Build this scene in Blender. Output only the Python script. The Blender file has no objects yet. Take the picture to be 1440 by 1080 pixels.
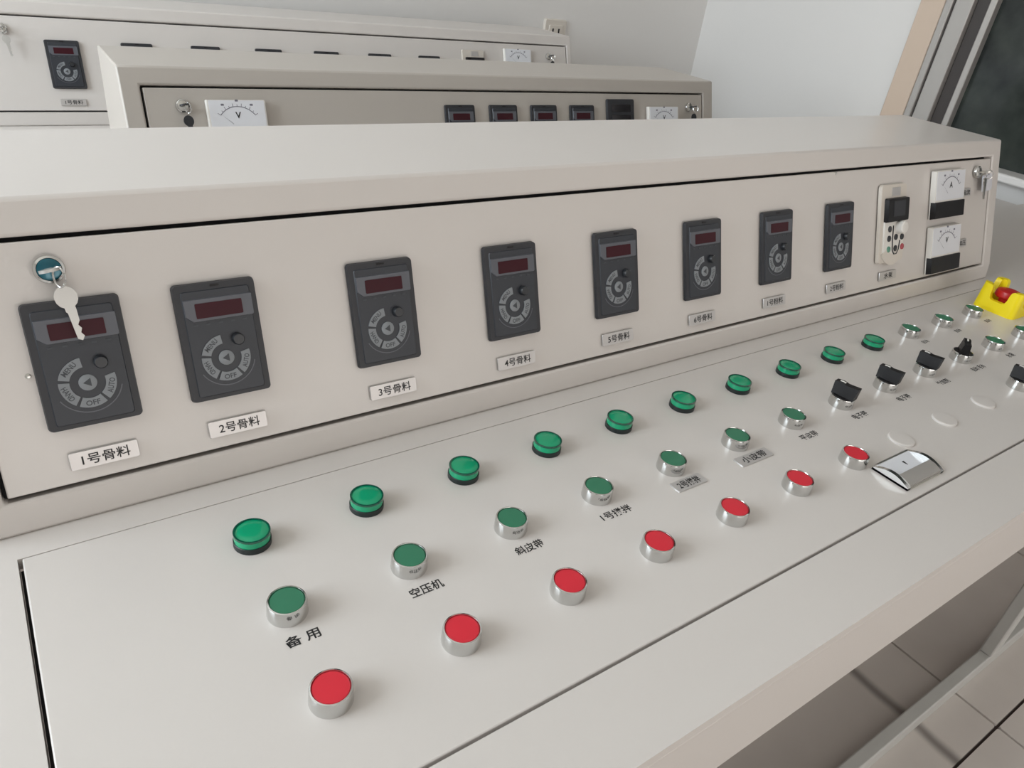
import bpy, bmesh, math
from mathutils import Vector, Matrix

# ------------------------------------------------------------------ camera, light, exposure
# modelling unit U = 10 cm; desk surface of the front console lies H units above the floor
U = 0.1
H = 7.5
A = 0.3399                      # backward tilt of the instrument panels
SA, CA = math.sin(A), math.cos(A)
PI = math.pi
scene = bpy.context.scene
COL = scene.collection

def make_camera():
    yaw, pitch, roll = math.radians(51.8467), math.radians(30.83), math.radians(-7.9434)
    f = Vector((math.cos(pitch)*math.cos(yaw), math.cos(pitch)*math.sin(yaw), -math.sin(pitch)))
    r = Vector((math.sin(yaw), -math.cos(yaw), 0))
    d = f.cross(r)
    c, s = math.cos(roll), math.sin(roll)
    right, down = c*r + s*d, -s*r + c*d
    cam = bpy.data.cameras.new('camera')
    cam.sensor_width = 36.0
    cam.lens = 1024.4*36.0/1440.0
    cam.clip_start = 0.02
    o = bpy.data.objects.new('camera', cam)
    m = Matrix((right, -down, -f)).transposed().to_4x4()
    m.translation = Vector((-1.147*U, -4.5612*U, (4.3917 + H)*U))
    o.matrix_world = m
    COL.objects.link(o)
    scene.camera = o
make_camera()

world = bpy.data.worlds.new('world'); scene.world = world
world.use_nodes = True
wb = world.node_tree.nodes['Background']
wb.inputs['Color'].default_value = (0.78, 0.87, 1.0, 1)
wb.inputs['Strength'].default_value = 0.6

# room (units): X -24..23.9, Y -30..18.2, Z 0..29
RX0, RX1, RY0, RY1, RZ = -24.0, 23.9, -30.0, 18.2, 29.0
def area(name, loc, rot, sx, sy, power, col):
    l = bpy.data.lights.new(name, 'AREA'); l.shape = 'RECTANGLE'
    l.size, l.size_y, l.energy, l.color = sx*U, sy*U, power, col
    o = bpy.data.objects.new(name, l); COL.objects.link(o)
    o.location = Vector(loc)*U; o.rotation_euler = rot
    return o
# daylight entering through the window of the left wall and the window behind the camera
LW = (-3.0, 15.0, 10.0, 27.5)          # left window: y0, y1, z0, z1
FW = (-8.0, 20.0, 2.0, 15.0)           # window in the wall behind the camera: x0, x1, z0, z1
area('daylight_left', (RX0 - .6, (LW[0]+LW[1])/2, (LW[2]+LW[3])/2), (PI/2, 0, -PI/2), LW[1]-LW[0], LW[3]-LW[2], 108, (0.85, 0.94, 1.0))
area('daylight_front', ((FW[0]+FW[1])/2, RY0 - .6, (FW[2]+FW[3])/2), (PI/2, 0, 0), FW[1]-FW[0], FW[3]-FW[2], 28, (1.0, 0.91, 0.82))

vs = scene.view_settings
vs.view_transform = 'Standard'; vs.look = 'None'; vs.gamma = 1.0; vs.use_curve_mapping = False
vs.exposure = 0.02

# ------------------------------------------------------------------ materials
def srgb(r, g, b):
    f = lambda c: c/12.92 if c <= .04045 else ((c + .055)/1.055)**2.4
    return (f(r/255), f(g/255), f(b/255), 1)
MATS = {}
def mat(name, col, rough=.5, metal=0., spec=.5, coat=0., var=0., scale=6., bump=0., bscale=200.):
    m = bpy.data.materials.new(name); m.use_nodes = True
    nt = m.node_tree; b = nt.nodes['Principled BSDF']
    b.inputs['Base Color'].default_value = col
    b.inputs['Roughness'].default_value = rough
    b.inputs['Metallic'].default_value = metal
    b.inputs['Specular IOR Level'].default_value = spec
    b.inputs['Coat Weight'].default_value = coat
    b.inputs['Coat Roughness'].default_value = .08
    if var or bump:
        tc = nt.nodes.new('ShaderNodeTexCoord')
    if var:
        n = nt.nodes.new('ShaderNodeTexNoise'); n.inputs['Scale'].default_value = scale; n.inputs['Detail'].default_value = 4
        nt.links.new(tc.outputs['Object'], n.inputs['Vector'])
        mx = nt.nodes.new('ShaderNodeMix'); mx.data_type = 'RGBA'
        mx.inputs['A'].default_value = tuple(c*(1-var) for c in col[:3]) + (1,)
        mx.inputs['B'].default_value = tuple(min(1, c*(1+var)) for c in col[:3]) + (1,)
        nt.links.new(n.outputs['Fac'], mx.inputs['Factor'])
        nt.links.new(mx.outputs['Result'], b.inputs['Base Color'])
    if bump:
        n2 = nt.nodes.new('ShaderNodeTexNoise'); n2.inputs['Scale'].default_value = bscale; n2.inputs['Detail'].default_value = 2
        nt.links.new(tc.outputs['Object'], n2.inputs['Vector'])
        bp = nt.nodes.new('ShaderNodeBump'); bp.inputs['Strength'].default_value = bump; bp.inputs['Distance'].default_value = .001
        nt.links.new(n2.outputs['Fac'], bp.inputs['Height']); nt.links.new(bp.outputs['Normal'], b.inputs['Normal'])
    MATS[name] = m
    return m
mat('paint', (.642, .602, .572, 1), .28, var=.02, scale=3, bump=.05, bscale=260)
mat('paint_shaded', (.475, .435, .395, 1), .36, var=.02, scale=3, bump=.05, bscale=260)  # same paint darkened and warmed: the middle panel's shade put into its colour
mat('rail_paint', (.56, .56, .54, 1), .4, var=.06, scale=20)
mat('gap', (.02, .02, .022, 1), .8)
mat('keypad', srgb(42, 43, 48), .5, var=.08, scale=40)
mat('keypad_face', srgb(44, 47, 54), .45)
mat('keypad_window', srgb(88, 90, 97), .4)
mat('display_red', srgb(58, 16, 26), .35, spec=.2)
mat('display_dark', srgb(28, 24, 28), .15, coat=.5)
mat('key_grey', srgb(128, 132, 136), .5)
mat('key_print', srgb(62, 65, 70), .6)
mat('black', srgb(17, 15, 17), .45, spec=.35)
mat('knob_dark', srgb(38, 40, 44), .35)
mat('chrome', (.64, .64, .63, 1), .13, metal=1.)
mat('nickel', (.62, .61, .58, 1), .28, metal=1.)
mat('key_steel', (.56, .55, .53, 1), .42, metal=.7)
mat('teal', srgb(20, 92, 108), .2, metal=.3, coat=.4)
mat('plate', (.56, .54, .53, 1), .38, metal=.55, var=.05, scale=60)
mat('ink', (.012, .012, .013, 1), .6)
mat('ink_soft', srgb(120, 118, 130), .6)
mat('cap_green', srgb(48, 118, 88), .42)
mat('cap_red', srgb(212, 36, 54), .42)
mat('lens_green', (.0, .33, .155, 1), .2, coat=.3)
mat('lens_rim', (.0, .085, .05, 1), .14, coat=.6)
mat('lamp_base', srgb(20, 32, 32), .4)
mat('yellow', srgb(250, 226, 16), .38)
mat('stop_red', srgb(190, 28, 30), .35)
mat('white_plastic', srgb(226, 222, 216), .35)
mat('meter_face', srgb(226, 227, 232), .3, coat=.3)
mat('cream_plastic', srgb(212, 204, 194), .4)
mat('wall', (.755, .735, .715, 1), .85, var=.015, scale=3)
mat('ceiling', (.76, .73, .68, 1), .9)
mat('casing', srgb(206, 186, 168), .5, var=.02)
mat('aluminium', srgb(176, 172, 168), .35, metal=.4)
mat('dark_frame', srgb(58, 52, 50), .5)
mat('grout', srgb(70, 58, 54), .9)
mat('sill', srgb(222, 220, 218), .3)
mat('shade_panel', (.30, .31, .31, 1), .5)
mat('green_ink', srgb(90, 140, 120), .5)
mat('red_ink', srgb(170, 70, 80), .5)
mat('tag_plastic', srgb(214, 214, 220), .25)

def tinted_glass():
    m = mat('tinted_glass', (.020, .024, .024, 1), .12, spec=.3)
    nt = m.node_tree; b = nt.nodes['Principled BSDF']
    tc = nt.nodes.new('ShaderNodeTexCoord')
    n = nt.nodes.new('ShaderNodeTexNoise'); n.inputs['Scale'].default_value = 9; n.inputs['Detail'].default_value = 5
    nt.links.new(tc.outputs['Object'], n.inputs['Vector'])
    r = nt.nodes.new('ShaderNodeValToRGB')
    r.color_ramp.elements[0].position = .35; r.color_ramp.elements[0].color = (.012, .014, .015, 1)
    r.color_ramp.elements[1].position = .7; r.color_ramp.elements[1].color = (.042, .050, .044, 1)
    nt.links.new(n.outputs['Fac'], r.inputs['Fac']); nt.links.new(r.outputs['Color'], b.inputs['Base Color'])
tinted_glass()

def tile_material():
    m = mat('tile', (.50, .46, .42, 1), .2, spec=.5)
    nt = m.node_tree; b = nt.nodes['Principled BSDF']
    g = nt.nodes.new('ShaderNodeNewGeometry')
    n = nt.nodes.new('ShaderNodeTexNoise'); n.inputs['Scale'].default_value = 7; n.inputs['Detail'].default_value = 6
    nt.links.new(g.outputs['Position'], n.inputs['Vector'])
    mx = nt.nodes.new('ShaderNodeMix'); mx.data_type = 'RGBA'
    mx.inputs['A'].default_value = (.64, .59, .555, 1); mx.inputs['B'].default_value = (.74, .69, .65, 1)
    nt.links.new(n.outputs['Fac'], mx.inputs['Factor'])
    # a dark streak crossing one tile under the front rail
    sep = nt.nodes.new('ShaderNodeSeparateXYZ'); nt.links.new(g.outputs['Position'], sep.inputs['Vector'])
    def mth(op, a, v, c=None):
        q = nt.nodes.new('ShaderNodeMath'); q.operation = op
        nt.links.new(a, q.inputs[0])
        if isinstance(v, (int, float)): q.inputs[1].default_value = v
        else: nt.links.new(v, q.inputs[1])
        return q.outputs[0]
    nz = mth('MULTIPLY', n.outputs['Fac'], .02)
    dx = mth('ABSOLUTE', mth('ADD', mth('SUBTRACT', sep.outputs['X'], 1.148), nz), 0)
    mr = nt.nodes.new('ShaderNodeMapRange'); mr.interpolation_type = 'SMOOTHSTEP'
    nt.links.new(dx, mr.inputs['Value']); mr.inputs['From Min'].default_value = .022; mr.inputs['From Max'].default_value = .0
    s1 = mr.outputs['Result']
    y1 = mth('GREATER_THAN', sep.outputs['Y'], -.346)
    y2 = mth('LESS_THAN', sep.outputs['Y'], .02)
    k = mth('MULTIPLY', mth('MULTIPLY', s1, y1), y2)
    k = mth('MULTIPLY', k, .7)
    m2 = nt.nodes.new('ShaderNodeMix'); m2.data_type = 'RGBA'
    m2.inputs['B'].default_value = (.10, .085, .08, 1)
    nt.links.new(k, m2.inputs['Factor']); nt.links.new(mx.outputs['Result'], m2.inputs['A'])
    nt.links.new(m2.outputs['Result'], b.inputs['Base Color'])
tile_material()

# ------------------------------------------------------------------ mesh building helpers
class MB:
    """collects shapes (in units) and turns them into one mesh"""
    def __init__(self): self.v = []; self.f = []
    def add(self, vs, fs):
        o = len(self.v); self.v += [tuple(p) for p in vs]; self.f += [tuple(i + o for i in q) for q in fs]; return self
    def box(self, x0, x1, y0, y1, z0, z1):
        return self.add([(x0,y0,z0),(x1,y0,z0),(x1,y1,z0),(x0,y1,z0),(x0,y0,z1),(x1,y0,z1),(x1,y1,z1),(x0,y1,z1)],
                        [(3,2,1,0),(4,5,6,7),(0,1,5,4),(1,2,6,5),(2,3,7,6),(3,0,4,7)])
    def prism(self, poly, z0, z1, inset=0.0):
        n = len(poly)
        cx = sum(p[0] for p in poly)/n; cy = sum(p[1] for p in poly)/n
        top = poly
        if inset:
            w = max(p[0] for p in poly) - min(p[0] for p in poly); h = max(p[1] for p in poly) - min(p[1] for p in poly)
            top = [(cx + (x-cx)*(1-2*inset/w), cy + (y-cy)*(1-2*inset/h)) for x, y in poly]
        return self.add([(x,y,z0) for x,y in poly] + [(x,y,z1) for x,y in top],
                        [tuple(reversed(range(n))), tuple(range(n, 2*n))] + [(i, (i+1) % n, n + (i+1) % n, n + i) for i in range(n)])
    def extrude_x(self, prof, x0, x1):
        """profile in (y, z), counter-clockwise seen from +x"""
        n = len(prof)
        return self.add([(x0,y,z) for y,z in prof] + [(x1,y,z) for y,z in prof],
                        [tuple(reversed(range(n))), tuple(range(n, 2*n))] + [(i, (i+1) % n, n + (i+1) % n, n + i) for i in range(n)])
    def lathe(self, prof, seg=36, cx=0, cy=0):
        vs, fs = [], []
        m = len(prof)
        for i in range(seg):
            a = 2*PI*i/seg
            for r, z in prof: vs.append((cx + r*math.cos(a), cy + r*math.sin(a), z))
        for i in range(seg):
            j = (i+1) % seg
            for k in range(m-1):
                fs.append((i*m+k, j*m+k, j*m+k+1, i*m+k+1))
        fs.append(tuple(i*m + m-1 for i in range(seg)))
        fs.append(tuple(i*m for i in reversed(range(seg))))
        return self.add(vs, fs)
    def ring(self, r0, r1, a0, a1, z0, z1, cx=0, cy=0, n=14):
        pts = []
        for i in range(n+1):
            a = math.radians(a0 + (a1-a0)*i/n); pts.append((math.cos(a), math.sin(a)))
        vs = []
        for c, s in pts:
            vs += [(cx+r0*c, cy+r0*s, z0), (cx+r1*c, cy+r1*s, z0), (cx+r1*c, cy+r1*s, z1), (cx+r0*c, cy+r0*s, z1)]
        fs = []
        for i in range(n):
            p, q = 4*i, 4*i+4
            fs += [(p+3,p+2,q+2,q+3), (p+1,q+1,q+2,p+2), (p,p+3,q+3,q), (p,q,q+1,p+1)]
        fs += [(0,1,2,3), (4*n+3,4*n+2,4*n+1,4*n)]
        return self.add(vs, fs)
    def tube(self, path, r, seg=10, closed=False):
        path = [Vector(p) for p in path]; n = len(path); vs, fs = [], []
        up = Vector((.13, .27, .95)).normalized()
        for i, p in enumerate(path):
            a = path[(i-1) % n] if (closed or i > 0) else p
            b = path[(i+1) % n] if (closed or i < n-1) else p
            t = (b - a).normalized(); s = t.cross(up).normalized(); w = s.cross(t)
            for k in range(seg):
                g = 2*PI*k/seg; vs.append(p + r*(math.cos(g)*s + math.sin(g)*w))
        for i in range(n if closed else n-1):
            j = (i+1) % n
            for k in range(seg):
                l = (k+1) % seg; fs.append((i*seg+k, i*seg+l, j*seg+l, j*seg+k))
        if not closed:
            fs.append(tuple(range(seg-1, -1, -1))); fs.append(tuple((n-1)*seg + k for k in range(seg)))
        return self.add(vs, fs)
    def transform(self, M):
        self.v = [tuple(M @ Vector(p)) for p in self.v]; return self
    def mesh(self, name, material, sharp=32):
        me = bpy.data.meshes.new(name)
        me.from_pydata([(x*U, y*U, z*U) for x, y, z in self.v], [], self.f)
        bm = bmesh.new(); bm.from_mesh(me); bmesh.ops.recalc_face_normals(bm, faces=bm.faces); bm.to_mesh(me); bm.free()
        me.materials.append(MATS[material])
        me.polygons.foreach_set('use_smooth', [True]*len(me.polygons))
        me.set_sharp_from_angle(angle=math.radians(sharp))
        me.update()
        return me

def rrect(w, h, r, n=5, cx=0, cy=0):
    pts = []
    for sx, sy, a0 in ((1,1,0), (-1,1,90), (-1,-1,180), (1,-1,270)):
        for i in range(n+1):
            a = math.radians(a0 + 90*i/n)
            pts.append((cx + sx*(w/2-r) + r*math.cos(a), cy + sy*(h/2-r) + r*math.sin(a)))
    return pts

def obj(name, mesh, parent=None, loc=(0,0,0), rot=(0,0,0), label=None, bevel=0):
    o = bpy.data.objects.new(name, mesh); COL.objects.link(o)
    o.parent = parent
    o.location = Vector(loc)*U; o.rotation_euler = rot
    if label: o['label'] = label
    if bevel:
        b = o.modifiers.new('bevel', 'BEVEL'); b.width = bevel*U; b.segments = 2; b.limit_method = 'ANGLE'; b.angle_limit = math.radians(40)
        b.harden_normals = False
    return o
def tag(o, label, cat, group=None):
    o['label'] = label; o['category'] = cat
    if group: o['group'] = group
    return o
def empty(name, loc, rz=0):
    o = bpy.data.objects.new(name, None); COL.objects.link(o)
    o.location = Vector(loc)*U; o.rotation_euler = (0,0,rz); o.empty_display_size = .05
    return o
def struct(name, mb, material, bevel=0, parent=None, loc=(0,0,0)):
    o = obj(name, mb.mesh(name, material), parent, loc, bevel=bevel)
    if parent is None: o['kind'] = 'structure'
    return o

TEXT_CACHE = {}
def text_mb(body, w=None, h=None, bold=.012, spacing=1.0):
    """flat lettering centred on the origin, fitted to w x h units"""
    key = (body, bold, spacing)
    if key not in TEXT_CACHE:
        c = bpy.data.curves.new('lettering', 'FONT'); c.body = body; c.offset = bold; c.space_character = spacing; c.resolution_u = 3
        o = bpy.data.objects.new('lettering', c); COL.objects.link(o)
        dg = bpy.context.evaluated_depsgraph_get()
        me = bpy.data.meshes.new_from_object(o.evaluated_get(dg))
        vs = [v.co.copy() for v in me.vertices]; fs = [tuple(p.vertices) for p in me.polygons]
        bpy.data.objects.remove(o); bpy.data.curves.remove(c); bpy.data.meshes.remove(me)
        TEXT_CACHE[key] = (vs, fs)
    vs, fs = TEXT_CACHE[key]
    x0, x1 = min(v.x for v in vs), max(v.x for v in vs); y0, y1 = min(v.y for v in vs), max(v.y for v in vs)
    sx = w/(x1-x0) if w else h/(y1-y0)
    sy = h/(y1-y0) if h else sx
    m = MB(); m.add([((v.x-(x0+x1)/2)*sx, (v.y-(y0+y1)/2)*sy, 0) for v in vs], fs)
    return m

# ------------------------------------------------------------------ the room
def build_room():
    t = 2.0
    floor = struct('floor', MB().box(RX0-t, RX1+t, RY0-t, RY1+t, -1.0, -.06), 'grout')
    # tiles 60 x 60 cm
    full = MB().prism(rrect(5.965, 5.965, .03, 1), -.08, 0, .01).mesh('tile', 'tile')
    gx0, gy0, step = 12.87, -3.46, 6.0
    for i in range(-7, 3):
        for j in range(-5, 5):
            x0, x1 = gx0 + i*step, gx0 + (i+1)*step; y0, y1 = gy0 + j*step, gy0 + (j+1)*step
            if x1 <= RX0 or x0 >= RX1 or y1 <= RY0 or y0 >= RY1: continue
            cx0, cx1, cy0, cy1 = max(x0, RX0), min(x1, RX1), max(y0, RY0), min(y1, RY1)
            if cx1-cx0 < .3 or cy1-cy0 < .3: continue
            whole = abs(cx1-cx0-step) < 1e-6 and abs(cy1-cy0-step) < 1e-6
            me = full if whole else MB().prism(rrect(cx1-cx0-.035, cy1-cy0-.035, .03, 1), -.08, 0, .01).mesh('tile', 'tile')
            obj('tile', me, floor, ((cx0+cx1)/2, (cy0+cy1)/2, 0))
    struct('ceiling', MB().box(RX0-t, RX1+t, RY0-t, RY1+t, RZ, RZ+1), 'ceiling')
    struct('wall_back', MB().box(RX0-t, RX1+t, RY1, RY1+t, 0, RZ), 'wall')
    # right wall with the dark window
    wy0, wy1, wz0, wz1 = -6.0, 9.45, H + .38, 23.0
    m = MB()
    m.box(RX1, RX1+t, RY0-t, wy0, 0, RZ); m.box(RX1, RX1+t, wy1, RY1, 0, RZ)
    m.box(RX1, RX1+t, wy0, wy1, 0, wz0); m.box(RX1, RX1+t, wy0, wy1, wz1, RZ)
    struct('wall_right', m, 'wall')
    # left wall and the wall behind the camera, each with a bright window opening
    y0, y1, z0, z1 = LW
    m = MB()
    m.box(RX0-t, RX0, RY0-t, y0, 0, RZ); m.box(RX0-t, RX0, y1, RY1+t, 0, RZ)
    m.box(RX0-t, RX0, y0, y1, 0, z0); m.box(RX0-t, RX0, y0, y1, z1, RZ)
    struct('wall_left', m, 'wall')
    x0, x1, z0, z1 = FW
    m = MB()
    m.box(RX0-t, x0, RY0-t, RY0, 0, RZ); m.box(x1, RX1+t, RY0-t, RY0, 0, RZ)
    m.box(x0, x1, RY0-t, RY0, 0, z0); m.box(x0, x1, RY0-t, RY0, z1, RZ)
    struct('wall_front', m, 'wall')
    # window frames of the two daylight windows
    y0, y1, z0, z1 = LW
    w = empty('window_2', (RX0-.3, (y0+y1)/2, z0)); w['kind'] = 'structure'
    hy, hz = (y1-y0)/2, z1-z0
    for n, b in (('frame_stile', (-.2,.2,-hy,-hy+.6,0,hz)), ('frame_stile', (-.2,.2,hy-.6,hy,0,hz)), ('frame_rail', (-.2,.2,-hy+.6,hy-.6,0,.6)),
                 ('frame_rail', (-.2,.2,-hy+.6,hy-.6,hz-.6,hz)), ('mullion', (-.2,.2,-.35,.35,.6,hz-.6))):
        obj(n, MB().box(*b).mesh(n, 'white_plastic'), w, bevel=.04)
    x0, x1, z0, z1 = FW
    w = empty('window_3', ((x0+x1)/2, RY0-.3, z0)); w['kind'] = 'structure'
    hx, hz = (x1-x0)/2, z1-z0
    for n, b in (('frame_stile', (-hx,-hx+.6,-.2,.2,0,hz)), ('frame_stile', (hx-.6,hx,-.2,.2,0,hz)), ('frame_rail', (-hx+.6,hx-.6,-.2,.2,0,.6)),
                 ('frame_rail', (-hx+.6,hx-.6,-.2,.2,hz-.6,hz)), ('mullion', (-.35,.35,-.2,.2,.6,hz-.6))):
        obj(n, MB().box(*b).mesh(n, 'white_plastic'), w, bevel=.04)
    # dark window in the right wall: casing, aluminium profiles, tinted pane, sill
    w = empty('window_1', (RX1, wy1, wz0)); w['kind'] = 'structure'
    L, hz = wy1-wy0, wz1-wz0
    def part(n, mm, *b, bevel=.03): return obj(n, MB().box(*b).mesh(n, mm), w, bevel=bevel)
    part('casing', 'casing', -.12, 1.2, -.78, 0, 0, hz)
    part('casing', 'casing', -.12, 1.2, -L, -.78, hz-.78, hz)
    part('frame_stile', 'aluminium', -.16, 1.0, -1.02, -.80, 0, hz-.78)
    part('frame_stile', 'aluminium', -.10, 1.0, -1.60, -1.07, 0, hz-.78)
    part('frame_groove', 'dark_frame', -.02, 1.0, -1.07, -1.02, 0, hz-.78, bevel=0)
    part('sash_stile', 'dark_frame', .10, 1.0, -2.00, -1.60, 0, hz-.78)
    part('sash_bead', 'aluminium', .02, 1.0, -2.20, -2.00, 0, hz-.78)
    part('pane', 'tinted_glass', .30, .40, -L, -2.20, .0, hz-.78, bevel=0)
    part('sill', 'sill', -.55, 1.2, -L-.5, .4, -.25, 0, bevel=.06)
    # socket plate on the back wall
    s = obj('wall_socket', MB().prism(rrect(.98, .98, .05), 0, .09, .03).mesh('wall_socket', 'cream_plastic'), None, (16.40, RY1, H + 1.86), (PI/2, 0, 0))
    tag(s, 'cream square wall socket on the back wall above the rearmost console', 'socket')
    obj('rocker', MB().prism(rrect(.62, .62, .04), .09, .115, .02).mesh('rocker', 'cream_plastic'), s)
    for x, y, h in ((-.13, .12, .16), (.13, .12, .16), (-.14, -.14, .13), (.14, -.14, .13), (0, -.02, .12)):
        obj('socket_slot', MB().box(x-.03, x+.03, y-h/2, y+h/2, .113, .12).mesh('socket_slot', 'black'), s)
build_room()

# ------------------------------------------------------------------ reusable panel devices (local x right, y up the panel, z out)
KW, KH = .6714, 1.0033
ROT = (PI/2 - A, 0, 0)
KEYPAD = {}
def keypad_meshes():
    K = KEYPAD
    K['body'] = MB().prism(rrect(KW, KH, .035), 0, .045, .008).mesh('keypad', 'keypad')
    K['face'] = MB().prism(rrect(.555, .90, .02, 2, 0, -.01), .045, .056, .006).mesh('keypad_face', 'keypad_face')
    K['latch'] = MB().prism(rrect(.075, .018, .006, 2, 0, .470), .045, .052).mesh('latch', 'black')
    K['display_window'] = MB().prism([(-.215,.185),(.275,.185),(.285,.195),(.285,.372),(-.27,.372),(-.27,.235)], .056, .068, .004).mesh('display_window', 'keypad_window')
    K['display'] = MB().prism(rrect(.38, .125, .008, 2, .005, .272), .068, .072).mesh('display', 'display_red')
    m = MB()
    for x in (-.2, -.1, .0, .1, .2): m.prism(rrect(.035, .014, .004, 2, x, .155), .056, .060)
    K['status_lights'] = m.mesh('status_lights', 'key_print')
    cx, cy = -.005, -.15
    for n, a0, a1 in (('menu_key', 96, 165), ('hand_key', 172, 236), ('off_key', 243, 302), ('auto_key', 309, 373)):
        K[n] = MB().ring(.125, .2, a0, a1, .056, .066, cx, cy, 10).mesh(n, 'key_grey')
    K['centre_key'] = MB().lathe([(0,.056),(.064,.056),(.064,.066),(.058,.069),(0,.069)], 24, cx, cy).mesh('centre_key', 'key_grey')
    K['speed_knob'] = MB().lathe([(.052,.056),(.050,.10),(.042,.112),(.03,.112)], 20, .112, -.005).mesh('speed_knob', 'knob_dark')
    K['arc_line'] = MB().ring(.234, .242, 208, 345, .056, .059, cx, cy, 24).mesh('arc_line', 'keypad_window')
    m = MB()
    for body, ang, rz, w in (('MENU', 131, 41, .125), ('HAND', 204, -66, .12), ('OFF', 272, 2, .10), ('AUTO', 341, 71, .12)):
        t = text_mb(body, w, .042, .02)
        a = math.radians(ang)
        t.transform(Matrix.Translation((cx + .1625*math.cos(a), cy + .1625*math.sin(a), .0665)) @ Matrix.Rotation(math.radians(rz), 4, 'Z'))
        m.add(t.v, t.f)
    m.add([(cx-.034, cy, .0695), (cx+.022, cy-.034, .0695), (cx+.022, cy+.034, .0695)], [(0,1,2)])
    K['lettering'] = m.mesh('lettering', 'key_print')
keypad_meshes()
def keypad(con, x, s, label=None, seg=None):
    """x, s: top left corner on the panel; s measured up the slope"""
    o = obj('keypad', KEYPAD['body'], con, pan(x + KW/2, s - KH/2), ROT, label)
    for n in ('face', 'latch', 'display_window', 'display', 'status_lights', 'menu_key', 'hand_key', 'off_key', 'auto_key', 'centre_key', 'speed_knob', 'arc_line', 'lettering'):
        obj(n if n != 'face' else 'face_panel', KEYPAD[n], o)
    return o
def pan(x, s, n=0.0, dz=None):
    """console-local point on the tilted panel"""
    return (x, s*SA - n*CA, ZD[0] + s*CA + n*SA)
ZD = [H]                         # desk height of the console being built

def name_plate(con, x, s, text, w=.5, h=.145, tw=None, th=.092, label=None):
    o = obj('name_plate', MB().prism(rrect(w, h, .012, 2), 0, .012, .003).mesh('name_plate', 'plate'), con, pan(x + w/2, s - h/2), ROT, label)
    t = text_mb(text, tw or w*.70, th, .012)
    obj('lettering', t.mesh('lettering', 'ink'), o, (.01, 0, .0135))
    return o

LOCKM = {}
def panel_lock(con, x, s, teal=False):
    o = obj('panel_lock', MB().lathe([(.108,0),(.108,.03),(.10,.05),(.085,.058),(.08,.05)], 28).mesh('panel_lock', 'chrome'), con, pan(x, s), ROT)
    obj('lock_core', MB().lathe([(.081,.03),(.081,.056),(.07,.062)], 24).mesh('lock_core', 'teal' if teal else 'nickel'), o)
    return o

def key_outline(bow_w=.15, bow_h=.17, blade=.24, bw=.055):
    pts = []
    for i in range(15):
        a = math.radians(-65 + 310*i/14 )
        pts.append((bow_w/2*math.cos(a), bow_h/2*math.sin(a)))
    # blade going down with teeth on one side
    yb = -bow_h/2 + .01
    left = [(-bw/2-.008, yb), (-bw/2-.008, yb-.03), (-bw/2, yb-.04)]
    left += [(-bw/2, yb-blade+.02), (0, yb-blade)]
    right = [(bw/2-.005, yb-blade+.03), (bw/2-.02, yb-blade+.06), (bw/2-.004, yb-blade+.09), (bw/2-.02, yb-blade+.12), (bw/2, yb-blade+.15), (bw/2+.008, yb-.03), (bw/2+.008, yb)]
    return pts[:-0 or None] + left + right
def key_set(con_pt, name, label, hang=(.05, -.17), bow='key_steel', swing=0.14, tagged=False):
    """a key turned in a lock, a split ring and a second key or tag hanging from it"""
    root = empty(name, (0,0,0)); root.matrix_world = con_pt
    tag(root, label, 'keys')
    # key in the lock, its flat bow standing out of the panel
    m = MB().prism(key_outline(.15, .15, .10), -.011, .011)
    m.transform(Matrix.Translation((0, 0, .125)) @ Matrix.Rotation(PI/2, 4, 'X') @ Matrix.Rotation(0, 4, 'Z'))
    m.transform(Matrix.Rotation(math.radians(8), 4, 'Z'))
    obj('key', m.mesh('key', bow), root)
    ring = [(.045 + .062*math.sin(t)*.55, -.055 + .075*math.cos(t), .145 + .045*math.sin(t)) for t in [2*PI*i/20 for i in range(20)]]
    obj('key_ring', MB().tube(ring, .007, 8, True).mesh('key_ring', 'chrome'), root)
    if tagged:
        m = MB().prism(rrect(.34, .30, .05), -.012, .012, .004)
        m.transform(Matrix.Translation((.27, -.20, .02)) @ Matrix.Rotation(.12, 4, 'Z'))
        obj('key_tag', m.mesh('key_tag', 'tag_plastic'), root)
        obj('tag_cord', MB().tube([(.07, -.06, .15), (.14, -.05, .09), (.20, -.08, .045), (.24, -.12, .035)], .008, 6).mesh('tag_cord', 'tag_plastic'), root)
        m = MB().prism(key_outline(.10, .12, .26), -.01, .01)
        m.transform(Matrix.Translation((.03, -.17, .09)))
        obj('key', m.mesh('key', bow), root)
    else:
        m = MB().prism(key_outline(.155, .17, .26), -.011, .011)
        m.transform(Matrix.Translation((hang[0], hang[1], .10)) @ Matrix.Rotation(swing, 4, 'Z'))
        obj('key', m.mesh('key', bow), root)
    return root

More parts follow.
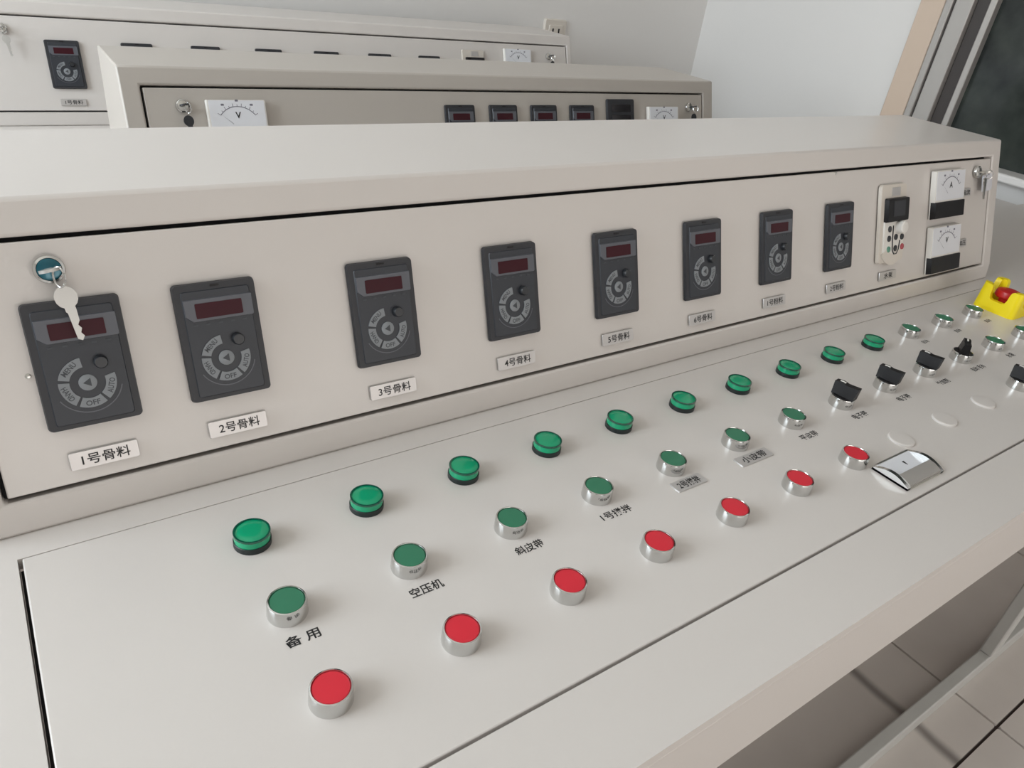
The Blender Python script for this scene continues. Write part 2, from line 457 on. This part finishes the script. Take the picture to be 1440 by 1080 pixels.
def dial_meter(con, x, s, w, h, letter, band=True, black=.36, t=.085, label=None):
    """moving-pointer meter: white face with arc scale, black lower cover"""
    o = obj('dial_meter', MB().prism(rrect(w, h, .02, 2), 0, t, .012).mesh('dial_meter', 'white_plastic'), con, pan(x + w/2, s - h/2), ROT, label)
    fh = h*(1-black) if band else h
    fy = h/2 - fh/2
    obj('dial_face', MB().prism(rrect(w*.93, fh*.92, .01, 2, 0, fy), t, t+.006).mesh('dial_face', 'meter_face'), o)
    cy = h/2 - fh*.92
    R = min(w*.40, fh*.70)
    m = MB().ring(R-.008, R+.004, 38, 142, t+.006, t+.008, 0, cy, 20)
    for i in range(11):
        a = math.radians(38 + 104*i/10); c, s_ = math.cos(a), math.sin(a)
        r1 = R + (.05 if i % 2 == 0 else .03)
        n = Vector((-s_, c, 0))*.004
        m.add([(R*c-n.x, cy+R*s_-n.y, t+.008), (R*c+n.x, cy+R*s_+n.y, t+.008), (r1*c+n.x, cy+r1*s_+n.y, t+.008), (r1*c-n.x, cy+r1*s_-n.y, t+.008)], [(0,1,2,3)])
        if i in (2, 5, 8):
            r2 = R + .09
            m.prism(rrect(.05, .03, .005, 1, r2*c, cy + r2*s_), t+.006, t+.008)
    obj('dial_scale', m.mesh('dial_scale', 'ink_soft'), o)
    tm = text_mb(letter, None, .10, .02)
    tm.transform(Matrix.Translation((0, cy + R*.62, t+.0085)))
    obj('lettering', tm.mesh('lettering', 'ink'), o)
    a = math.radians(139); n = Vector((-math.sin(a), math.cos(a), 0))*.003
    r0, r1 = R*.35, R*1.05
    pm = MB().add([(r0*math.cos(a)-n.x, cy+r0*math.sin(a)-n.y, t+.010), (r0*math.cos(a)+n.x, cy+r0*math.sin(a)+n.y, t+.010), (r1*math.cos(a), cy+r1*math.sin(a), t+.010)], [(0,1,2)])
    obj('pointer', pm.mesh('pointer', 'ink_soft'), o)
    if band:
        bh = h*black
        obj('lower_cover', MB().prism(rrect(w*1.0, bh, .012, 2, 0, -h/2 + bh/2), .02, t+.02, .01).mesh('lower_cover', 'black'), o)
    return o

def pump_drive_panel(con, x0, s1, w=.74, h=1.24, label=None):
    """pale drive keypad with a black screen, a white knob and small keys"""
    o = obj('drive_panel', MB().prism(rrect(w, h, .06), 0, .05, .012).mesh('drive_panel', 'cream_plastic'), con, pan(x0 + w/2, s1 - h/2), ROT, label)
    obj('lip', MB().ring(.16, .34, 205, 335, 0, .075, 0, -h/2 + .30, 18).mesh('lip', 'cream_plastic'), o)
    obj('key_field', MB().prism(rrect(.585, .58, .02, 2, .03, -.205), .05, .07, .006).mesh('key_field', 'white_plastic'), o)
    sc = obj('screen_housing', MB().prism(rrect(.62, .38, .025, 3, .045, .215), .05, .12, .012).mesh('screen_housing', 'black'), o)
    obj('screen', MB().prism(rrect(.34, .24, .01, 2, .06, .235), .12, .124).mesh('screen', 'keypad'), o)
    obj('badge', MB().prism(rrect(.24, .13, .01, 2, .05, .50), .05, .058).mesh('badge', 'plate'), o)
    obj('dial_knob', MB().lathe([(.105,.07),(.10,.17),(.085,.185),(.05,.188)], 24, .15, -.07).mesh('dial_knob', 'white_plastic'), o)
    for dx, dy, mm in ((-.11,-.08,'knob_dark'), (-.12,-.23,'knob_dark'), (-.12,-.40,'green_ink'), (.08,-.22,'knob_dark'), (.08,-.40,'knob_dark'), (.26,-.23,'knob_dark'), (.28,-.39,'red_ink')):
        obj('key', MB().lathe([(.05,.07),(.048,.082),(.04,.086)], 14, dx, dy).mesh('key', mm), o)
    p = [(-.01, -.03, .074), (-.02, -.25, .074), (-.01, -.42, .074), (.04, -.49, .074), (.11, -.49, .074), (.17, -.42, .074), (.20, -.28, .074)]
    obj('curve_line', MB().tube(p, .010, 6).mesh('curve_line', 'knob_dark'), o)
    return o

# ------------------------------------------------------------------ consoles
ST, SB, STOP = 2.2824, .3072, 2.5605     # door top, door bottom, top edge of the box (along the slope)
def console_shell(con, x0, x1, dx0, dx1, depth, tx0, tx1, plate=None, tfront=-3.84, tback=2.76, paint='paint'):
    """instrument box, hinged door, desk top, control plate, apron, legs; local y = 0 at the foot of the panel"""
    z = ZD[0]
    g, dpt = .035, .22                      # joint width and recess depth
    P = lambda s, n=0: (s*SA - n*CA, z + s*CA + n*SA)
    rear = STOP*SA + depth
    top = z + STOP*CA
    prof = [(.055, z), P(SB), P(ST), P(STOP), (rear, top), (rear, z)]
    xs = (x0, dx0, dx1, x1)
    n = len(prof)
    vs = [(xx, y, zz) for xx in xs for y, zz in prof]
    fs = [tuple(range(n)), tuple(reversed(range(3*n, 4*n)))]
    for k in range(3):
        for i in range(n):
            if k == 1 and i == 1: continue
            j = (i+1) % n
            fs.append((k*n+i, (k+1)*n+i, (k+1)*n+j, k*n+j))
    o4 = len(vs)
    vs += [(dx0, *P(SB, -dpt)), (dx1, *P(SB, -dpt)), (dx1, *P(ST, -dpt)), (dx0, *P(ST, -dpt))]
    q = (n+1, 2*n+1, 2*n+2, n+2)
    fs += [(q[i], q[(i+1) % 4], o4 + (i+1) % 4, o4 + i) for i in range(4)] + [(o4, o4+1, o4+2, o4+3)]
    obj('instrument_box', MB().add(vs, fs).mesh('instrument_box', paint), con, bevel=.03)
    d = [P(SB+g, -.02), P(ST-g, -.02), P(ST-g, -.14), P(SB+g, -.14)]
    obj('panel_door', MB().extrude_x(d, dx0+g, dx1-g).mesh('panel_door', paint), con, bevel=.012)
    obj('joint_backing', MB().extrude_x([P(SB+.003, -.15), P(ST-.003, -.15), P(ST-.003, -.2), P(SB+.003, -.2)], dx0+.004, dx1-.004).mesh('joint_backing', 'gap'), con)
    # desk top with an opening for the control plate
    th = .10
    m = MB()
    if plate:
        px0, px1, py0, py1 = plate
        m.box(tx0, tx1, py1, tback, z-th, z); m.box(tx0, tx1, tfront, py0, z-th, z)
        m.box(tx0, px0, py0, py1, z-th, z); m.box(px1, tx1, py0, py1, z-th, z)
        obj('desk_top', m.mesh('desk_top', 'paint'), con)
        obj('joint_backing', MB().box(px0, px1, py0, py1, z-.16, z-.125).mesh('joint_backing', 'gap'), con)
        obj('control_plate', MB().box(px0+.03, px1-.012, py0+.028, py1-.003, z-.12, z).mesh('control_plate', 'paint'), con, bevel=.012)
    else:
        m.box(tx0, tx1, tfront, tback, z-th, z)
        obj('desk_top', m.mesh('desk_top', 'paint'), con, bevel=.03)
    obj('apron', MB().box(tx0, tx1, tfront, tfront+.10, z-.957, z-th).mesh('apron', 'paint'), con, bevel=.012)
    for xx in (tx0, tx1-.10):
        obj('end_apron', MB().box(xx, xx+.10, tfront+.10, tback, z-.957, z-th).mesh('end_apron', 'paint'), con)
    obj('light_block_panel', MB().box(tx0, tx0+.10, tfront+.30, tback-.12, .3, z-.957).mesh('light_block_panel', 'paint'), con)  # unseen end panel, added to keep left window light from under the desk
    obj('back_panel', MB().box(tx0+.1, tx1-.1, tback-.12, tback, .6, z-th).mesh('back_panel', 'paint'), con)
    fy = tfront + .42
    obj('foot_rail', MB().box(tx0+.1, tx1-.1, fy, fy+.24, 0, .45).mesh('foot_rail', 'rail_paint'), con, bevel=.03)
    for xx in (tx0+.25, 13.92, tx1-.75):
        if xx < tx0 or xx > tx1: continue
        obj('leg', MB().box(xx, xx+.45, fy, fy+.24, .45, z-.957+.3).mesh('leg', 'rail_paint'), con, bevel=.03)
        obj('leg', MB().box(xx, xx+.45, tback-.55, tback-.14, 0, z-th).mesh('leg', 'rail_paint'), con, bevel=.03)

def con_matrix(con, x, s, n=.055):
    loc = Vector(pan(x, s, n))*U
    base = Matrix.Translation(con.location) @ Matrix.Rotation(con.rotation_euler.z, 4, 'Z')
    return base @ Matrix.Translation(loc) @ Matrix.Rotation(ROT[0], 4, 'X')

# ---- front console
YB = .7971
ZD[0] = H
front = empty('control_console', (0, YB, 0))
tag(front, 'long pale grey console with rows of green lamps and red push buttons on its desk', 'control console')
console_shell(front, -1.88, 14.30, -1.58, 14.01, 1.967, -3.0, 23.7, plate=(-1.575, 14.27, -3.178, -.209))
texts = ['1号骨料', '2号骨料', '3号骨料', '4号骨料', '5号骨料', '6号骨料', '1号粉料', '2号粉料']
KX = [-1.182, -.132, 1.38, 2.876, 4.376, 5.871, 7.38, 8.885]
for x, t in zip(KX, texts):
    keypad(front, x, 1.7957, 'dark grey keypad with round key ring above the plate reading ' + t)
    name_plate(front, x + (.09 if x > -1 else .085), .597, t, label='small metal plate lettered ' + t)
pump_drive_panel(front, 10.28, 1.985, label='pale keypad with black screen and white knob above the plate reading 水泵')
name_plate(front, 10.42, .60, '水泵', tw=.26, label='small metal plate lettered 水泵')
dial_meter(front, 11.86, 2.12, 1.0, .80, 'A', label='upper white dial meter with black lower cover')
dial_meter(front, 11.86, 1.19, 1.0, .80, 'V', label='lower white dial meter with black lower cover')
name_plate(front, 12.93, 1.77, '电流', w=.32, h=.14, tw=.24)
name_plate(front, 12.93, .88, '电压', w=.32, h=.14, tw=.24)
panel_lock(front, -.93, 2.03, teal=True)
panel_lock(front, 13.42, 2.03)
for x, s in ((KX[0] + KW/2 - .377, 1.7957 - KH/2 - .04), (9.14, 2.22)):
    obj('rivet', MB().lathe([(.022,0),(.02,.012),(.012,.016)], 14).mesh('rivet', 'nickel'), front, pan(x, s, -.02), ROT)
key_set(con_matrix(front, -.93, 2.03), 'key_bunch', 'two steel keys on a ring hanging from the lock above keypad 1号骨料', hang=(.06, -.21))
key_set(con_matrix(front, 13.42, 2.03), 'key_bunch', 'keys with a pale plastic tag hanging in the lock beside the two dial meters', bow='nickel', tagged=True)

# ---- desk controls of the front console
DESK = {}
def desk_meshes():
    D = DESK
    D['bezel'] = MB().lathe([(.148,0),(.149,.006),(.145,.115),(.141,.128),(.131,.131),(.127,.122),(.127,.09)], 40).mesh('push_button', 'chrome')
    for c in ('green', 'red'):
        D['cap_' + c] = MB().lathe([(.126,.08),(.126,.120),(.120,.1255),(.06,.127)], 36).mesh('cap', 'cap_' + c)
    D['lamp_base'] = MB().lathe([(.150,0),(.150,.05),(.146,.054),(.10,.054)], 40).mesh('indicator_lamp', 'lamp_base')
    D['lens'] = MB().lathe([(.142,.054),(.143,.085),(.139,.120),(.132,.1235),(.06,.126)], 40).mesh('lens', 'lens_green')
    m = MB(); m.ring(.131, .1455, 0, 359.99, .112, .130, n=40)
    D['lens_rim'] = m.mesh('lens_rim', 'lens_rim')
    D['knob_base'] = MB().lathe([(.126,.08),(.126,.128),(.118,.136),(.06,.138)], 32).mesh('knob_base', 'black')
    # pointer grip: profile along its length, extruded across
    m = MB()
    prof = [(-.138, .125), (.138, .125), (.150, .285), (.06, .296), (.0, .284), (-.155, .298)]
    n = len(prof); w0, w1 = .066, .044
    vs = []
    for sgn in (-1, 1):
        for l, zz in prof: vs.append((sgn*(w0 if zz < .2 else w1), l, zz))
    m.add(vs, [tuple(range(n)), tuple(range(2*n-1, n-1, -1))] + [(i, n+i, n+(i+1) % n, (i+1) % n) for i in range(n)])
    D['grip'] = m.mesh('grip', 'black')
    D['grip_mark'] = MB().box(-.010, .010, .03, .10, .285, .301).mesh('grip_mark', 'white_plastic')
    D['plug'] = MB().lathe([(.150,0),(.149,.016),(.138,.024),(.06,.027)], 36).mesh('blanking_plug', 'paint')
desk_meshes()
DY = -YB                                   # world y = 0 row in console coordinates
ROWS = (DY, DY - .818, DY - 1.6475)
def lamp(i):
    o = obj('indicator_lamp', DESK['lamp_base'], front, (i, ROWS[0], H), label='round green indicator lamp on a black base')
    obj('lens', DESK['lens'], o); obj('lens_rim', DESK['lens_rim'], o)
def button(i, row, col):
    o = obj('push_button', DESK['bezel'], front, (i, ROWS[row], H), label='flat %s push button in a chrome bezel' % col)
    obj('cap', DESK['cap_' + col], o)
def selector(i, row, ang):
    o = obj('selector_switch', DESK['bezel'], front, (i, ROWS[row], H), label='black selector grip on a chrome bezel')
    obj('knob_base', DESK['knob_base'], o)
    obj('grip', DESK['grip'], o, rot=(0, 0, math.radians(ang)))
    obj('grip_mark', DESK['grip_mark'], o, rot=(0, 0, math.radians(ang)))
for i in range(10): lamp(i)
for i in range(10, 13): button(i, 0, 'green')
for i in range(7): button(i, 1, 'green')
for i, a in ((7, 8), (8, 8), (9, 8), (10, -62)): selector(i, 1, a)
for i in (11, 12): button(i, 1, 'green')
for i in range(7): button(i, 2, 'red')
for i in range(7, 10):
    obj('blanking_plug', DESK['plug'], front, (i, ROWS[2], H), label='painted round blanking plug')
selector(10, 2, 8)
# printed words below the green buttons
for i, t, w in ((0, '备 用', .25), (1, '空压机', .285), (2, '斜皮带', .285), (3, '1号搅拌', .36), (6, '平皮带', .30), (7, '电子秤', .28), (8, '电子秤', .27),
                (9, '外加剂', .27), (10, '自动 手动', .34), (11, '水泵', .2)):
    obj('lettering', text_mb(t, w, .098, .018).mesh('lettering', 'ink'), front, (i + .015 - (.03 if i == 6 else 0), DY - 1.09, H + .0015))
for i in (10, 11, 12):
    obj('lettering', text_mb('启动', .17, .085, .012).mesh('lettering', 'ink'), front, (i + .05, DY - .255, H + .0015))
def desk_plate(x0, x1, y, t):
    w, h = x1-x0, .148
    o = obj('name_plate', MB().prism(rrect(w, h, .015, 2), 0, .014, .003).mesh('name_plate', 'plate'), front, ((x0+x1)/2, DY + y, H), label='small metal plate lettered ' + t)
    obj('lettering', text_mb(t, w*.72, .10, .016).mesh('lettering', 'ink'), o, (0, 0, .0155))
desk_plate(3.785, 4.205, -1.085, '2号搅拌')
desk_plate(4.74, 5.26, -1.09, '小皮带')

def desk_counter():
    """small bezelled window unit with two arched chrome side bars"""
    cx, cy, w, d = 6.47, -2.035, .74, .42
    o = obj('window_unit', MB().box(-w/2, w/2, -d/2, d/2, 0, .025).mesh('window_unit', 'nickel'), front, (cx, DY + cy, H), label='chrome framed flap unit with a pale window')
    n = 10
    for sx in (-1, 1):
        arc = [(-d/2 + d*i/n, .03 + .062*math.sin(PI*i/n)) for i in range(n+1)]
        prof = [(-d/2, 0)] + arc + [(d/2, 0)]
        xa = sx*(w/2-.055); xb = sx*w/2
        obj('side_bar', MB().extrude_x(prof, min(xa, xb), max(xa, xb)).mesh('side_bar', 'chrome'), o)
    obj('window_tray', MB().box(-w/2+.056, w/2-.056, -.05, d/2-.02, .025, .045).mesh('window_tray', 'meter_face'), o)
    fl = [(-d/2+.01, .025), (-.05, .025), (-.05, .088), (-.12, .078), (-d/2+.01, .045)]
    obj('flap', MB().extrude_x(fl, -w/2+.056, w/2-.056).mesh('flap', 'aluminium'), o)
    obj('back_bar', MB().box(-w/2+.056, w/2-.056, d/2-.02, d/2, .025, .05).mesh('back_bar', 'nickel'), o)
    obj('mark', MB().add([(.02,.10,.0455),(.06,.10,.0455),(.05,.05,.0455),(.035,.03,.0455)], [(0,1,2,3)]).mesh('mark', 'ink'), o)
desk_counter()

def emergency_stop():
    cx, cy, hw = 12.87, -.085, .345
    o = obj('emergency_stop', MB().prism(rrect(2*hw, 2*hw, .10), 0, .05).mesh('emergency_stop', 'yellow'), front, (cx, DY + cy, H), label='red mushroom emergency stop inside a yellow guard')
    # one continuous rounded-square wall with a U notch in the middle of each side
    top, low, nw, r = .44, .19, .155, .10
    def side(o_, rr):
        """outline points of a rounded square of half width o_, with the wall height at each"""
        pts = []
        prof = [(-1, None), (-nw-.05, top), (-nw-.015, top-.02), (-nw, top-.07), (-nw+.01, low+.08), (-nw+.03, low+.02), (-nw+.07, low), (nw-.07, low), (nw-.03, low+.02), (nw-.01, low+.08), (nw, top-.07), (nw+.015, top-.02), (nw+.05, top)]
        for k in range(4):
            a0 = k*PI/2
            c, s_ = math.cos(a0), math.sin(a0)
            loc = [(o_, t_, h_) for t_, h_ in prof[1:]]
            for i in range(7):
                g = PI/2*i/6
                loc.append((o_-rr + rr*math.cos(g), o_-rr + rr*math.sin(g), top))
            pts += [(c*x - s_*y, s_*x + c*y, h_) for x, y, h_ in loc]
        return pts
    outer, inner = side(hw, r), side(hw-.105, .05)
    n = len(outer)
    taper = lambda x, h_: x*(1 - .05*h_/top)
    vs = [(x, y, .04) for x, y, h_ in outer] + [(taper(x, h_), taper(y, h_), h_) for x, y, h_ in outer] + [(x, y, h_) for x, y, h_ in inner] + [(x, y, .04) for x, y, h_ in inner]
    fs = []
    for i in range(n):
        j = (i+1) % n
        for b_ in range(3): fs.append((b_*n+i, b_*n+j, (b_+1)*n+j, (b_+1)*n+i))
        fs.append((3*n+i, 3*n+j, j, i))
    obj('guard', MB().add(vs, fs).mesh('guard', 'yellow', 50), o)
    obj('mushroom_button', MB().lathe([(.10,.05),(.10,.20),(.17,.22),(.195,.25),(.195,.31),(.18,.345),(.12,.36)], 36).mesh('mushroom_button', 'stop_red'), o)
emergency_stop()

# ---- middle console
ZD[0] = H - .288
middle = empty('control_console', (0, 7.777, 0), -.016)
tag(middle, 'pale console standing between two others, four half-hidden keypads and a voltmeter on its panel', 'control console')
console_shell(middle, .74, 13.93, 1.03, 13.60, 1.804, .2, 23.3, paint='paint_shaded')
for x in (6.36, 7.38, 8.40, 9.43):
    keypad(middle, x, 2.0, 'dark keypad half hidden behind the front console')
def twin_display(con, x, s):
    w, h = .80, .9
    o = obj('weighing_indicator', MB().prism(rrect(w, h, .04), 0, .06, .01).mesh('weighing_indicator', 'keypad'), con, pan(x + w/2, s - h/2), ROT, 'dark display unit with two screens one over the other')
    for yy in (.25, .03):
        obj('screen', MB().prism(rrect(.56, .15, .01, 2, 0, yy), .06, .066).mesh('screen', 'display_dark'), o)
    obj('key_strip', MB().prism(rrect(.6, .14, .02, 2, 0, -.25), .06, .066).mesh('key_strip', 'key_grey'), o)
twin_display(middle, 10.47, 2.13)
dial_meter(middle, 1.95, 2.07, .96, .80, 'V', label='white voltmeter with an arc scale near the left lock')
dial_meter(middle, 11.70, 1.97, .96, .80, 'V', label='white dial meter beside the right lock')
panel_lock(middle, 1.60, 1.97); panel_lock(middle, 13.08, 1.95)
key_set(con_matrix(middle, 1.60, 1.97), 'key_bunch', 'keys with dark bows hanging beside the voltmeter of the middle console', bow='knob_dark', hang=(.03, -.24))
key_set(con_matrix(middle, 13.08, 1.95), 'key_bunch', 'keys with dark bows in the lock next to the middle console\'s far corner', bow='knob_dark', hang=(.03, -.24))

# ---- rear console
ZD[0] = H - .267
rear = empty('control_console', (0, 14.888, 0), -.025)
tag(rear, 'pale console against the back wall under the wall socket', 'control console')
console_shell(rear, -1.25, 14.88, -.95, 14.72, 1.958, -1.8, 18.0, tback=2.82)
for k in range(7):
    keypad(rear, .39 + 1.51*k, 1.80, 'dark keypad above the plate 1号骨料 on the rear console' if k == 0 else 'dark keypad showing only its top edge on the rear console')
name_plate(rear, .48, .585, '1号骨料', label='small metal plate on the rear console')
pump_drive_panel(rear, 10.85, 2.02, label='pale drive keypad of the rear console')
dial_meter(rear, 12.30, 2.10, .98, .80, 'V', label='white dial meter on the rear console')
panel_lock(rear, -.33, 1.98); panel_lock(rear, 13.98, 1.93)
key_set(con_matrix(rear, -.33, 1.98), 'key_bunch', 'steel keys hanging in the lock beside the uncovered keypad of the rear console', hang=(.04, -.24))
key_set(con_matrix(rear, 13.98, 1.93), 'key_bunch', 'keys with dark bows in the lock below the wall socket', bow='knob_dark', hang=(.04, -.24))
